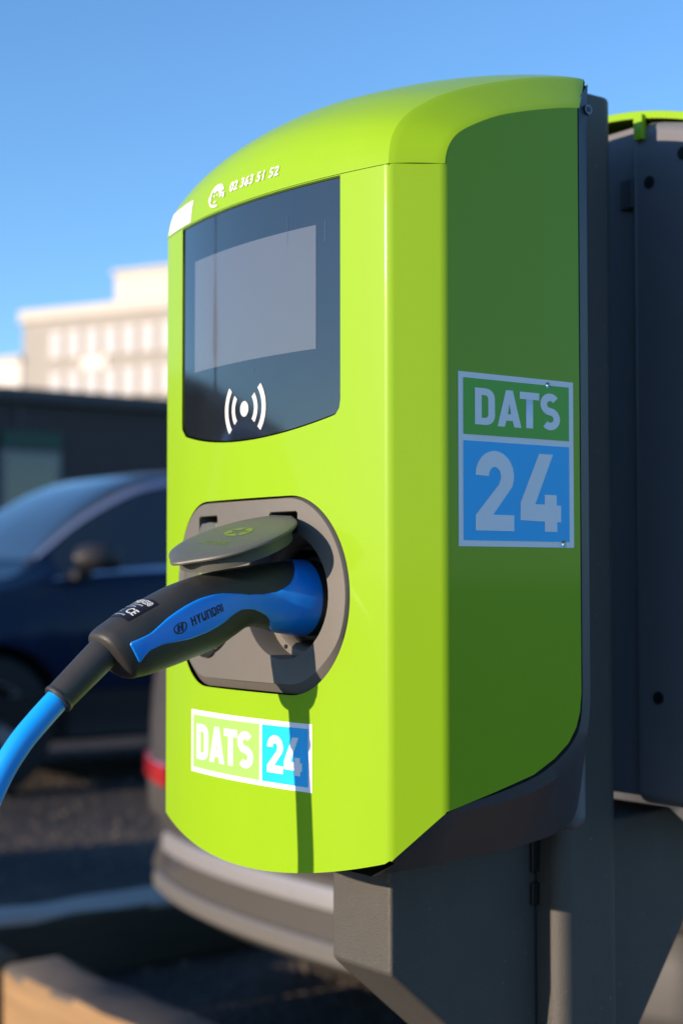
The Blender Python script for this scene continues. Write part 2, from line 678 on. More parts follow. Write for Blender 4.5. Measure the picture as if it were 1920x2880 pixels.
# ------------------------------------------------------------------ timbers round the bed
def timber(name, lo, hi, mat, label, top=None, group='low timber beams round the charger bed'):
    bm = box_bm(lo, hi)
    ax = 0 if hi[0] - lo[0] > hi[1] - lo[1] else 1
    for c in frange(lo[ax], hi[ax], .12):
        no = [0, 0, 0]
        no[ax] = 1
        co = [0, 0, 0]
        co[ax] = c
        bmesh.ops.bisect_plane(bm, geom=bm.verts[:] + bm.edges[:] + bm.faces[:], plane_co=co, plane_no=no)
    bmesh.ops.bevel(bm, geom=[e for e in bm.edges if e.calc_face_angle(0) > .8], offset=.016, segments=2, profile=.5, affect='EDGES')
    for v in bm.verts:
        v.co += Vector((random.uniform(-1, 1), random.uniform(-1, 1), random.uniform(-1, 1))) * .007
    o = bm_obj(name, bm, mat, None, smooth=60)
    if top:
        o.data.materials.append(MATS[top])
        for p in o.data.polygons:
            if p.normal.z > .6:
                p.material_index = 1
    return tag(o, label, 'timber', group)


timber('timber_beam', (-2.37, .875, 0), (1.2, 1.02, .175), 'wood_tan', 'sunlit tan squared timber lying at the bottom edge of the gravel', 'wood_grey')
timber('timber_beam', (-2.98, .55, 0), (-2.78, 3.4, .17), 'wood_moss', 'dark mossy timber beam in shade below the grey bumper', 'wood_sheen')
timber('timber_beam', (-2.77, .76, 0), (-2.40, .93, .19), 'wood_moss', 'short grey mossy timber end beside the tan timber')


# ================================================================== cars
CARST = [  # x, zlow, zbelt, ztop, wlow, wbelt, wtop
    (-2.10, .40, .78, .90, .60, .60, .50), (-2.06, .32, .88, 1.04, .74, .73, .60), (-1.98, .27, .99, 1.14, .83, .80, .66),
    (-1.82, .25, 1.05, 1.36, .89, .865, .64), (-1.58, .24, 1.07, 1.51, .91, .905, .62), (-1.2, .24, 1.06, 1.575, .915, .91, .61),
    (-.6, .24, 1.05, 1.61, .92, .915, .61), (0, .24, 1.04, 1.605, .92, .915, .61), (.30, .24, 1.035, 1.575, .92, .915, .61),
    (.52, .24, 1.03, 1.50, .92, .915, .625), (.80, .24, 1.02, 1.33, .92, .91, .67), (1.08, .24, 1.00, 1.11, .92, .905, .75),
    (1.25, .24, .97, 1.03, .92, .90, .76), (1.6, .25, .90, .98, .90, .87, .68), (1.95, .28, .80, .89, .84, .80, .58),
    (2.12, .33, .68, .77, .74, .72, .52), (2.19, .42, .60, .66, .60, .58, .46)]


def car_half(st):
    x, zl, zb, zt, wl, wb, wt = st
    wm = max(wl, wb) + .02
    h = zt - zb
    return [(0, zl), (wl * .84, zl), (wl - .045, zl + .10), (wm, zl + (zb - zl) * .58), (wb + .004, zb - .05 * min(1, (zb - zl) / .7)), (wb - .035 if h > .2 else wb - .01, zb + h * .10),
            (wb + (wt - wb) * .60, zb + h * .58), (wt + .015, zt - .075 * min(1, h / .5)), (wt * .72, zt - .012), (0, zt)]


CARH = [car_half(s) for s in CARST]


def carS(u, v):
    """u along the car (station), v round the half section (0 floor .. 9 roof centre)"""
    x = catmull([(s[0],) for s in CARST], u)[0]
    sec = [catmull([CARH[i][k] for i in range(len(CARST))], u) for k in range(10)]
    y, z = catmull(sec, v)
    return Vector((x, max(0, y), z))


def xu(x):
    for i in range(len(CARST) - 1):
        if CARST[i][0] <= x <= CARST[i + 1][0]:
            lo, hi = i, i + 1.
            for _ in range(30):
                m = (lo + hi) / 2
                if catmull([(s[0],) for s in CARST], m)[0] < x:
                    lo = m
                else:
                    hi = m
            return (lo + hi) / 2
    return 0 if x < 0 else len(CARST) - 1.001


def car_patch(name, us, vfun, mat, parent, sides=(1, -1), off=.006, nv=8):
    """patch over the car's skin; vfun(u) -> (v0, v1)"""
    o = None
    for s in sides:
        P = []
        for u in us:
            v0, v1 = vfun(u)
            row = []
            for j in range(nv + 1):
                v = v0 + (v1 - v0) * j / nv
                p = carS(u, v)
                du = carS(min(u + .02, 15.99), v) - carS(max(u - .02, 0), v)
                dv = carS(u, min(v + .02, 8.99)) - carS(u, max(v - .02, 0))
                n = du.cross(dv)
                n = n.normalized() if n.length > 1e-9 else Vector((0, 0, 1))
                if n.dot(Vector((0, p.y, p.z - .8))) < 0:
                    n = -n
                q = p + n * off
                row.append((q.x, q.y * s, q.z))
            P.append(row)
        o = grid(name, P, mat, parent)
    return o


def lin(a, b, n):
    return [a + (b - a) * i / n for i in range(n + 1)]


def wheel(parent, x, y, s):
    r, w = .335, .21
    rows = []
    prof = [(-.5, .62), (-.5, .90), (-.44, .97), (-.3, 1.), (.3, 1.), (.44, .97), (.5, .90), (.5, .62)]
    for a in lin(0, 2 * pi, 40)[:-1]:
        rows.append([(x + r * k * cos(a), y + w * t, .335 + r * k * sin(a)) for t, k in prof])
    rows.append(rows[0])
    t = grid('tyre', rows, 'tyre', parent)
    yo = y + s * w * .36
    bm = bmesh.new()
    for i in range(5):
        a = 2 * pi * i / 5
        c, q = cos(a), sin(a)
        pts = [(.03, -.035), (.215, -.05), (.215, .05), (.03, .035)]
        v0 = [bm.verts.new((x + p * c - k * q, yo + .012 * s, .335 + p * q + k * c)) for p, k in pts]
        v1 = [bm.verts.new((x + p * c - k * q, yo - .02 * s, .335 + p * q + k * c)) for p, k in pts]
        bm.faces.new(v0)
        bm.faces.new(v1[::-1])
        for j in range(4):
            bm.faces.new((v0[j], v1[j], v1[(j + 1) % 4], v0[(j + 1) % 4]))
    bm_obj('spokes', bm, 'strip_silver', t)
    ring = []
    for a in lin(0, 2 * pi, 40):
        ring.append([(x + k * cos(a), y + t_ * s, .335 + k * sin(a)) for t_, k in ((.02, .195), (.1, .2), (.104, .212), (.06, .222))])
    grid('rim', ring, 'strip_silver', t)
    disc = [(x + .19 * cos(a), y + .03 * s, .335 + .19 * sin(a)) for a in lin(0, 2 * pi, 24)[:-1]]
    mesh_obj('brake_disc', disc, [tuple(range(24))], 'car_plastic', t)


def make_car(name, loc, rz, paint, label, clad='car_plastic', rear='plain'):
    c = empty(name, loc, rz, label, 'car', 'cars parked near the charger')
    # body shell with wheel arches cut out
    nu, nv = 84, 36
    V, F = [], []
    us = lin(0, 15.999, nu)
    for u in us:
        half = [carS(u, 9 * j / nv) for j in range(nv + 1)]
        ring = [(p.x, p.y, p.z) for p in half] + [(p.x, -p.y, p.z) for p in half[-2:0:-1]]
        V += ring
    m = 2 * nv
    for i in range(nu):
        for j in range(m):
            k = (j + 1) % m
            F.append((i * m + j, i * m + k, (i + 1) * m + k, (i + 1) * m + j))
    F.append(tuple(range(m)))
    F.append(tuple(nu * m + j for j in range(m))[::-1])
    body = mesh_obj('body', V, F, paint, c, smooth=True)
    bm = bmesh.new()
    bm.from_mesh(body.data)
    bmesh.ops.recalc_face_normals(bm, faces=bm.faces)
    bm.to_mesh(body.data)
    bm.free()
    cut = bmesh.new()
    for x in (-1.32, 1.34):
        for s in (1, -1):
            mt = Matrix.Translation((x, s * .86, .33)) @ Matrix.Rotation(pi / 2, 4, 'X')
            bmesh.ops.create_cone(cut, cap_ends=True, segments=40, radius1=.39, radius2=.39, depth=.5, matrix=mt)
    cm = bpy.data.meshes.new('cut')
    cut.to_mesh(cm)
    cut.free()
    co = bpy.data.objects.new('cut', cm)
    COL.objects.link(co)
    co.parent = c
    md = body.modifiers.new('arch', 'BOOLEAN')
    md.object = co
    md.operation = 'DIFFERENCE'
    md.solver = 'EXACT'
    dg = bpy.context.evaluated_depsgraph_get()
    nm = bpy.data.meshes.new_from_object(body.evaluated_get(dg))
    body.modifiers.clear()
    body.data = nm
    for p in nm.polygons:
        p.use_smooth = True
    nm.set_sharp_from_angle(angle=radians(50))
    bpy.data.objects.remove(co)
    # glazing
    U = xu
    wtop = 6.92
    top = lambda u: wtop - .08
    car_patch('side_window', lin(U(.02), U(.98), 14), lambda u: (5.0, top(u) if u < U(.8) else top(u) - (u - U(.8)) * .2), 'car_glass', c)
    car_patch('side_window', lin(U(-.92), U(-.06), 10), lambda u: (5.0, top(u)), 'car_glass', c)
    car_patch('quarter_window', lin(U(-1.62), U(-1.0), 8), lambda u: (5.0, 5.0 + (top(u) - 5.0) * min(1, .25 + (u - U(-1.62)) * 1.2)), 'car_glass', c)
    car_patch('window_trim', lin(U(-1.66), U(1.02), 24), lambda u: (4.80, 4.98), 'chrome', c, off=.009, nv=2)
    car_patch('window_trim', lin(U(-1.3), U(1.05), 24), lambda u: (wtop - .07, wtop + .20), 'trim_blue', c, off=.014, nv=2)
    W = lambda u: (7.45, 9.)
    car_patch('windscreen', lin(U(.36), U(1.06), 10), W, 'car_glass', c, off=.005)
    car_patch('windscreen_border', lin(U(.33), U(1.09), 10), lambda u: (7.12, 7.45), 'car_plastic', c, off=.006, nv=2)
    car_patch('rear_window', lin(U(-1.92), U(-1.66), 8), lambda u: (7.5, 9.), 'car_glass', c, off=.006)
    # lower cladding
    car_patch('sill_cladding', lin(U(-1.78), U(1.8), 40), lambda u: (1.2, 2.45), clad, c, off=.010, nv=4)
    car_patch('sill_trim', lin(U(-.9), U(.9), 16), lambda u: (2.5, 2.62), paint, c, off=.018, nv=2)
    # door joints and handles
    for x in (-.98, -.02, .92):
        car_patch('door_gap', [U(x - .004), U(x + .004)], lambda u: (2.6, 4.8), 'car_plastic', c, off=.002, nv=10)
    for x in (-.85, .12):
        for s in (1, -1):
            box('door_handle', (x, s * .925 - .02, .90), (x + .2, s * .925 + .025, .935), paint, c, .008)
    # mirrors
    for s in (1, -1):
        mi = grid('mirror', [[(.79 + .22 * q * (.85 + .15 * cos(a)) + dx, s * (.90 + .14 + .145 * k * cos(a)), 1.12 + .088 * k * max(-.7, min(.75, sin(a) * 1.1))) for a in lin(0, 2 * pi, 16)[:-1]]
                             for q, k, dx in ((0, .85, 0), (.1, 1, 0), (.5, 1, 0), (.85, .75, 0), (1., .35, 0))], 'car_plastic', c, closed=True, caps=True)
        box('mirror_arm', (.84, min(s * .86, s * .95), 1.02), (.92, max(s * .86, s * .95), 1.06), 'car_plastic', mi)
    # lamps
    car_patch('headlight', lin(U(1.86), U(2.12), 6), lambda u: (4.3, 6.6), 'lamp_clear', c, off=.006)
    car_patch('tail_light', lin(U(-2.07), U(-1.86), 5), lambda u: (3.9, 5.6), 'red_lens', c, off=.008)
    for x in (-1.32, 1.34):
        for s in (1, -1):
            wheel(c, x, s * .80, s)
            liner = [[(x + .385 * cos(a), s * yy, .33 + .385 * sin(a)) for yy in (.62, .93)] for a in lin(-.15, pi + .15, 20)]
            grid('arch_liner', liner, 'car_plastic', c)
    if rear == 'bumper':
        plan = []
        for t in lin(-1, 1, 48):
            y = t * .93
            plan.append((-2.17 + .21 * abs(t) ** 2.4, y))
        plan = [(-1.70, -.955), (-1.82, -.953), (-1.90, -.947)] + plan[1:-1] + [(-1.90, .947), (-1.82, .953), (-1.70, .955)]

        def off(p, i, d):
            a = Vector(plan[max(0, i - 1)])
            b = Vector(plan[min(len(plan) - 1, i + 1)])
            n = (b - a).normalized()
            return p[0] - n.y * d, p[1] + n.x * d
        def sweep(nm, prof, mat, i0=0, i1=None, par=c, closed=False):
            i1 = i1 or len(plan)
            rows = []
            for i in range(i0, i1):
                row = []
                for z, d in prof:
                    x, y = off(plan[i], i, d)
                    row.append((x, y, z))
                rows.append(row)
            return grid(nm, rows, mat, par, closed=closed, caps=closed, sharp=40)
        bmp = sweep('bumper', [(.25, -.22), (.262, -.05), (.285, -.018), (.325, -.004), (.40, -.028), (.455, -.020), (.47, .004), (.485, .010),
                               (.56, .012), (.61, .008), (.635, -.012), (.72, -.055), (.78, -.085), (.80, -.15)], clad)
        sweep('lower_strip', [(.296, -.02), (.294, .004), (.300, .010), (.328, .012), (.336, .006), (.337, -.02)], 'clad_light', 7, len(plan) - 7, bmp, True)
        sweep('upper_strip', [(.395, -.04), (.393, -.006), (.400, .004), (.432, .004), (.442, -.002), (.443, -.04)], 'strip_silver', 9, len(plan) - 9, bmp, True)
        n = len(plan)
        for a, b_ in ((3, 12), (n - 12, n - 3)):
            sweep('reflector', [(.556, .0), (.554, .016), (.559, .021), (.604, .018), (.609, .011), (.610, -.01)], 'red_lens', a, b_, bmp, True)
        box('number_plate', (-2.21, -.26, .66), (-2.17, .26, .77), 'print_white', c, .004)
        box('tailgate_handle', (-2.135, -.3, .86), (-2.09, .3, .885), 'chrome', c, .006)
    return c


make_car('parked_car', (-6.92, 3.82, 0), -pi / 2, 'car_blue', 'dark blue crossover car parked in front of the black building').scale.z = 1.025
make_car('parked_car', (-1.67, 3.35, 0), pi / 2, 'car_grey', 'grey car seen from behind, silver strips on its rear bumper, behind the charger',
         clad='clad_grey', rear='bumper')
make_car('parked_car', (-3.98, -2.35, 0), pi / 2, 'car_silver', 'silver car on charge at the far end of the blue cable')

# ================================================================== mounting post
post = empty('mounting_post', (0, .2805, 0), 0, 'dark grey metal post carrying two green chargers back to back', 'post')


def pz(z):
    return z + HC


PY = .2805
bm = box_bm((-.064, .238 - PY, .012), (.064, .306 - PY, pz(.398)))
bmesh.ops.bevel(bm, geom=[e for e in bm.edges if abs(e.verts[0].co.z - e.verts[1].co.z) > .5 or e.verts[0].co.z > 1 and abs(e.verts[0].co.x - e.verts[1].co.x) > .05],
                offset=.013, segments=5, profile=.5, affect='EDGES')
wnorm(bm_obj('column', bm, 'anthracite', post, smooth=60))
box('base_plate', (-.15, -.15, 0), (.15, .15, .012), 'anthracite', post, .003)
for sx in (-1, 1):
    for sy in (-1, 1):
        bm = bmesh.new()
        bmesh.ops.create_cone(bm, cap_ends=True, segments=6, radius1=.011, radius2=.011, depth=.012, matrix=Matrix.Translation((sx * .115, sy * .115, .018)))
        bm_obj('bolt', bm, 'steel', post)
prism('bracket', [(y - PY, pz(z)) for y, z in ((.087, -.196), (.2375, -.202), (.2375, -.425), (.225, -.415), (.143, -.345), (.087, -.297))], 0, -.037, .037, 'anthracite', post, .0035)
prism('bracket', [(y - PY, pz(z)) for y, z in ((.3065, -.203), (.397, -.198), (.425, -.219), (.432, -.268), (.411, -.303), (.356, -.379), (.3065, -.446))], 0, -.037, .037, 'anthracite', post, .0035)
for z0, z1 in ((-.236, -.205), (-.262, -.244)):
    box('clip', (.0368, .2295 - PY, pz(z0)), (.0405, .2372 - PY, pz(z1)), 'black_plastic', post, .001)

# ================================================================== chargers
W_, S_ = .1461, .0208
EX, EY = .0229, .0303
XS = W_ + EX
ZT = .2784
FYo = lambda x: -S_ * (1 - (x / W_) ** 2)


def fpt(d):
    """print mapped on the curved front, d metres proud"""
    return lambda x, z: (x, FYo(x) - d, z)


def zbot(x):
    return -.209 + .021 * (x / .146) ** 2


SIDEB = [(.0303, -.1546), (.0756, -.1443), (.1087, -.136), (.129, -.1262), (.143, -.116), (.1505, -.1055), (.1540, -.095), (.1556, -.082)]
INNER = [(.0303, .2784), (.0314, .2850), (.0345, .2925), (.0420, .3010), (.0556, .3091), (.0750, .3180), (.0950, .3247), (.1193, .3312),
         (.1390, .3358), (.1530, .3384), (.1575, .3390)]
SIDET = [tuple(catmull(INNER, i / 16)) for i in range(161)]
_unused = [(.0303, .2784), (.0312, .2840), (.0330, .2900), (.0380, .2975), (.0556, .3091), (.0852, .3213), (.1193, .3312), (.1530, .3382), (.1556, .3386)]


def plate_outline(g=0.):
    hx, rx, rz, zc, xc = .055, .057 + g, .0695 + g, -.012, .001
    pts = []
    for a in range(-90, 91, 3):
        pts.append((xc + hx + rx * cos(radians(a)), zc + rz * sin(radians(a))))
    for a in range(90, 271, 3):
        pts.append((xc - hx + rx * cos(radians(a)), zc + rz * sin(radians(a))))
    return pts


def screen_outline(g=0.):
    pts = [(-.1038 - g, .2768 + g), (-.1038 - g, .1225)]
    pts += [(-.1028 - g, .1175 - g * .5)]
    for x in lin(-.096, .096, 24):
        pts.append((x, .1013 + .0105 * (x / .096) ** 2 - g))
    pts += [(.1005 + g * .5, .1128 - g * .6), (.1035 + g, .1165), (.1045 + g, .1225), (.1045 + g, .2768 + g)]
    return pts


def make_charger(name, loc, rz, label):
    c = empty(name, loc, rz, label, 'charger', 'green wall boxes on the post')
    # ---------------- front cover
    XF = W_ - .004
    outer = [(-XF, ZT - .0003)] + [(x, zbot(x)) for x in lin(-XF, XF, 40)] + [(XF, ZT - .0003)]
    loops = [outer, plate_outline(.0007), screen_outline(.0008)]
    VF = cut2d(fill2d(loops), xs=frange(-XF, XF, .006))
    V = [fpt(0)(*p) for p in VF[0]]
    N = []
    for p in VF[0]:
        n = Vector((2 * S_ * p[0] / W_ ** 2, -1, 0)).normalized()
        N.append(n)
    F = []
    for fc in VF[1]:
        a, b, q = [Vector(V[i]) for i in fc[:3]]
        F.append(fc if (b - a).cross(q - a).dot(Vector((0, -1, 0))) > 0 else fc[::-1])

    def bez(p0, p1, p2, n):
        return [tuple((1 - t) ** 2 * a + 2 * t * (1 - t) * b + t * t * q for a, b, q in zip(p0, p1, p2)) for t in lin(0, 1, n)]
    for s in (1, -1):
        ch = Vector((EX, EY)).normalized()
        corner = (W_, 0.)
        p0 = (XF, FYo(XF))
        p2 = (W_ + ch.x * .004, ch.y * .004)
        q0 = (XS - ch.x * .004, EY - ch.y * .004)
        q2 = (XS, EY + .004)
        plan = bez(p0, corner, p2, 6) + bez(q0, (XS, EY), q2, 6)
        for y in [.0352, .0362, .0375] + lin(.039, .1505, 56) + [.1515, .1525, .1535, .154, .1545, .155, .1556]:
            plan.append((XS, y))
        base = len(V)
        for i, (x, y) in enumerate(plan):
            if y < .0303:
                if x <= W_:
                    zb = zbot(x) + .0015 * (x - XF) / .004
                else:
                    k = (x - W_) / EX
                    zb = -.188 + (.188 - .1546) * k
                zt = ZT - .0003
            else:
                zb = lerp_tab(SIDEB, y)
                zt = lerp_tab(SIDET, y) + .0001
            a = Vector(plan[max(0, i - 1)])
            b = Vector(plan[min(len(plan) - 1, i + 1)])
            d = (b - a)
            if i == 0:
                n = Vector((2 * S_ * x / W_ ** 2, -1, 0))
            elif i in (6, 7):
                n = Vector((ch.y, -ch.x, 0))
            elif i >= 13:
                n = Vector((1, 0, 0))
            else:
                n = Vector((d.y, -d.x, 0))
            n.normalize()
            n.x *= s
            V.append((s * x, y, zb))
            V.append((s * x, y, zt))
            N += [n, n]
        for i in range(len(plan) - 1):
            q = (base + 2 * i, base + 2 * i + 2, base + 2 * i + 3, base + 2 * i + 1)
            F.append(q if s > 0 else q[::-1])
        base2 = len(V)
        for i, (x, y) in enumerate(plan[:14]):
            V.append((s * x, y, ZT - .0003))
            V.append((s * (x - .0008), y + .0006, ZT + .0030))
            nn = Vector((s * .6, -.6, .3)).normalized()
            N += [nn, nn]
        for i in range(13):
            q = (base2 + 2 * i, base2 + 2 * i + 2, base2 + 2 * i + 3, base2 + 2 * i + 1)
            F.append(q if s > 0 else q[::-1])
        # turned-in lower lip
        base = len(V)
        path = [(s * x, FYo(x), zbot(x)) for x in lin(0, XF, 20)] + [(s * x, y, 0) for x, y in plan]
        k0 = 21
        for i, p in enumerate(path):
            if i >= k0:
                p = V[base2 - 2 * len(plan) + 2 * (i - k0)]
            V.append(p)
            V.append((p[0] * .985, p[1] + .003, p[2] + .0035))
            nn = Vector((0, 0, -1))
            N += [nn, nn]
        for i in range(len(path) - 1):
            q = (base + 2 * i, base + 2 * i + 1, base + 2 * i + 3, base + 2 * i + 2)
            F.append(q if s > 0 else q[::-1])
    # walls of the two openings
    for lp, dep in ((plate_outline(.0007), .016), (screen_outline(.0008), .006)):
        base = len(V)
        n = len(lp)
        cx = sum(p[0] for p in lp) / n
        cz = sum(p[1] for p in lp) / n
        for i, p in enumerate(lp):
            a, b = lp[i - 1], lp[(i + 1) % n]
            nn = Vector((b[1] - a[1], 0, -(b[0] - a[0]))).normalized()
            if nn.dot(Vector((cx - p[0], 0, cz - p[1]))) < 0:
                nn = -nn
            q = fpt(0)(*p)
            V += [q, (q[0], q[1] + dep, q[2])]
            N += [nn, nn]
        for i in range(n):
            k = (i + 1) % n
            F.append((base + 2 * i, base + 2 * i + 1, base + 2 * k + 1, base + 2 * k))
    mesh_obj('front_cover', V, F, 'lime', c, normals=N)

    # ---------------- hood
    EDGE = [(0, 0), (.0016, .0100), (.0052, .0205), (.0130, .0319), (.0265, .0432), (.0484, .0562), (.0723, .0665), (.1073, .0786),
            (.1434, .0887), (.1808, .0964), (.1959, .0977)]
    DOME = .027

    def hoodP(a, t, d=0.):
        """a -1..1 across, t 0..10 up and back"""
        y, z = catmull(EDGE, t)
        y, z = max(y, 0), max(z, 0)
        x = a * (W_ - .01 * z / .095)
        q = 1 - a * a
        k = min(1., t / 10)
        return Vector((x, -S_ * q * (1 - k ** 2) + y + k * k * q * .022, ZT + .0003 * (1 - k) + z + DOME * q * sqrt(z / .0977)))

    def hood_n(a, t):
        du = hoodP(min(1, a + .01), t) - hoodP(max(-1, a - .01), t)
        dv = hoodP(a, min(10, t + .05)) - hoodP(a, max(0, t - .05))
        n = du.cross(dv).normalized()
        return n if n.z > 0 or n.y < 0 else -n
    AS = lin(-1, 1, 60)
    TS = lin(0, 2, 28) + lin(2, 10, 32)[1:]
    V, F, N = [], [], []
    na = len(AS)
    for t in TS:
        for a in AS:
            V.append(hoodP(a, t))
            N.append(hood_n(a, t))
    for i in range(len(TS) - 1):
        for j in range(na - 1):
            F.append((i * na + j, i * na + j + 1, (i + 1) * na + j + 1, (i + 1) * na + j))
    for s in (1, -1):
        NB = 6
        base = len(V)
        rows = []
        for t in TS:
            o = hoodP(s, t)
            y, z = catmull(INNER, t)
            i_ = Vector((s * XS, y, z))
            rows.append((o, i_))
        for r_, (o, i_) in enumerate(rows):
            o2, i2 = rows[min(r_ + 1, len(rows) - 1)]
            o1, i1 = rows[max(r_ - 1, 0)]
            for j in range(NB + 1):
                k = j / NB
                p = o.lerp(i_, k)
                # slight roundness of the band
                tang = o2.lerp(i2, k) - o1.lerp(i1, k)
                n = (i_ - o).cross(tang).normalized()
                if n.x * s < 0:
                    n = -n
                V.append(p + n * .0012 * sin(pi * k))
                no = hood_n(s, TS[r_])
                ni = Vector((s, 0, 0))
                nn = n
                if j == 0:
                    nn = (n * .75 + no * .25).normalized()
                if j == NB:
                    nn = (n * .8 + ni * .2).normalized()
                N.append(nn)
        for r_ in range(len(rows) - 1):
            for j in range(NB):
                b0 = base + r_ * (NB + 1) + j
                q = (b0, b0 + 1, b0 + NB + 2, b0 + NB + 1)
                F.append(q if s > 0 else q[::-1])
    # rear rim and front lip
    base = len(V)
    for j, a in enumerate(AS):
        p = hoodP(a, 10)
        V += [p, p + Vector((0, .0015, -.002)), p + Vector((0, .001, -.0065)), p + Vector((0, -.004, -.0065))]
        N += [Vector((0, .6, .8)), Vector((0, 1, 0)), Vector((0, 1, 0)), Vector((0, 0, -1))]
    for j in range(na - 1):
        for k in range(3):
            b0 = base + 4 * j + k
            F.append((b0, b0 + 4, b0 + 5, b0 + 1))
    base = len(V)
    for a in AS:
        p = hoodP(a, 0)
        V += [p, p + Vector((0, .0012, -.002))]
        N += [Vector((0, 0, -1))] * 2
    for j in range(na - 1):
        b0 = base + 2 * j
        F.append((b0, b0 + 2, b0 + 3, b0 + 1))
    hood = mesh_obj('hood', V, F, 'lime', c, normals=N)
    for s in (1, -1):
        box('hood_tab', (s * .056 - .005, .2135, .3725), (s * .056 + .005, .2195, .3945), 'lime', hood, .0012)

    def hood_xz(d):
        def fn(x, z):
            lo, hi = 0., 10.
            for _ in range(30):
                m = (lo + hi) / 2
                zz = catmull(EDGE, m)[1]
                a = max(-1, min(1, x / (W_ - .01 * max(0, zz) / .095)))
                if hoodP(a, m).z < z:
                    lo = m
                else:
                    hi = m
            zz = catmull(EDGE, lo)[1]
            a = max(-1, min(1, x / (W_ - .01 * max(0, zz) / .095)))
            return hoodP(a, lo) + hood_n(a, lo) * d
        return fn
    FRONT = Vector((0, -1, 0))
    vf = fit_box(text2d('02 363 51 52', 1, .12, 1.05, .012), -.0195, .2892, .0425, .2964)
    decal('phone_number', cut2d(vf, xs=frange(-.0195, .0425, .0025), ys=frange(.2892, .2964, .0012)), hood_xz(.0008), 'print_white', hood, FRONT)
    lab = [rect(-.1395, .2796, -.0865, .2976)]
    decal('white_label', cut2d(fill2d(lab), xs=frange(-.1395, -.0865, .003), ys=frange(.2796, .2976, .002)), hood_xz(.0004), 'print_white', hood, FRONT)
    # headset operator pictogram
    ux = lambda x, z: (-.0530 + .0255 * x, .2822 + .0175 * z)
    uu = lambda lp: [ux(*p) for p in lp]
    pieces = [stroke(arcp(.52, .50, .40, .44, 175, 20, 14), .085),
              [(.30, .64), (.36, .80), (.55, .865), (.76, .80), (.845, .62), (.80, .40), (.70, .36), (.69, .58), (.54, .70)],
              arcp(.09, .42, .085, .15, 0, 360, 14)[:-1], arcp(.935, .42, .065, .13, 0, 360, 14)[:-1],
              stroke([(.105, .25), (.17, .14), (.30, .065), (.45, .03), (.58, .03)], .085),
              arcp(.36, .50, .035, .045, 0, 360, 8)[:-1], arcp(.56, .51, .035, .045, 0, 360, 8)[:-1],
              arcp(.44, .22, .075, .035, 0, 360, 10)[:-1]]
    pg = None
    for k, lp in enumerate(pieces):
        o_ = decal('operator_pictogram', cut2d(fill2d([uu(lp)]), ys=frange(.282, .3005, .002)), hood_xz(.0007 + k * .00003), 'print_white', hood, FRONT)

    # ---------------- screen
    so = screen_outline(-.0006)
    VF = cut2d(fill2d([so]), xs=frange(-.104, .104, .005))
    V = [fpt(-.0012)(*p) for p in VF[0]]
    N = [Vector((2 * S_ * p[0] / W_ ** 2, -1, 0)).normalized() for p in VF[0]]
    F = []
    for fc in VF[1]:
        a, b, q = [Vector(V[i]) for i in fc[:3]]
        F.append(fc if (b - a).cross(q - a).dot(FRONT) > 0 else fc[::-1])
    sg = mesh_obj('screen_panel', V, F, 'screen_glass', c, normals=N)
    DR = rect(-.0798, .1598, .0815, .2469)
    VF = cut2d(fill2d([DR]), xs=frange(-.0798, .0815, .005))
    V = [fpt(-.0010)(*p) for p in VF[0]]
    N = [Vector((2 * S_ * p[0] / W_ ** 2, -1, 0)).normalized() for p in VF[0]]
    F = []
    for fc in VF[1]:
        a, b, q = [Vector(V[i]) for i in fc[:3]]
        F.append(fc if (b - a).cross(q - a).dot(FRONT) > 0 else fc[::-1])
    mesh_obj('display', V, F, 'display', sg, normals=N)
    sl = []
    for x, z0, z1, w_ in ((.0520, .236, .258, .00010), (.0905, .234, .248, .00012), (.012, .1505, .1530, .0002)):
        sl.append(fill2d([rect(x - w_, z0, x + w_, z1)]))
    decal('scratches', merge2d(sl), fpt(-.0008), 'scratch', sg, FRONT)
    sy = [fill2d([arcp(.0005, .1243, .0054, .0057, 0, 360, 24)[:-1]])]
    for r0, r1 in ((.0128, .0172), (.0224, .0272)):
        for a0 in (-40, 140):
            sy.append(fill2d([arcp(.0005, .1243, r1, r1 * .98, a0, a0 + 80, 14) + arcp(.0005, .1243, r0, r0 * .98, a0 + 80, a0, 14)]))
    decal('contactless_symbol', cut2d(merge2d(sy), xs=frange(-.03, .03, .004)), fpt(-.0008), 'print_grey', sg, FRONT)

    # ---------------- front sticker DATS 24
    st = decal('front_sticker', cut2d(fill2d([rect(-.0808, -.1483, .0790, -.1010)]), xs=frange(-.0808, .079, .004)), fpt(.00025), 'print_white', c, FRONT)
    decal('green_field', cut2d(fill2d([rect(-.0773, -.1448, .0221, -.1045)]), xs=frange(-.0773, .0221, .004)), fpt(.00045), 'print_dats', st, FRONT)
    decal('blue_field', cut2d(fill2d([rect(.0254, -.1448, .0753, -.1045)]), xs=frange(.0254, .0753, .004)), fpt(.00045), 'print_blue', st, FRONT)
    for ch_, x0, x1 in (('D', -.0699, -.0495), ('A', -.0474, -.0242), ('T', -.0245, -.0058), ('S', -.0052, .0150), ('2', .0320, .0497), ('4', .0510, .0697)):
        vf = fit_box(fill2d(GLYPH[ch_]), x0, -.1378, x1, -.1113)
        decal('letter', cut2d(vf, xs=frange(x0, x1, .004)), fpt(.00065), 'print_white', st, FRONT)

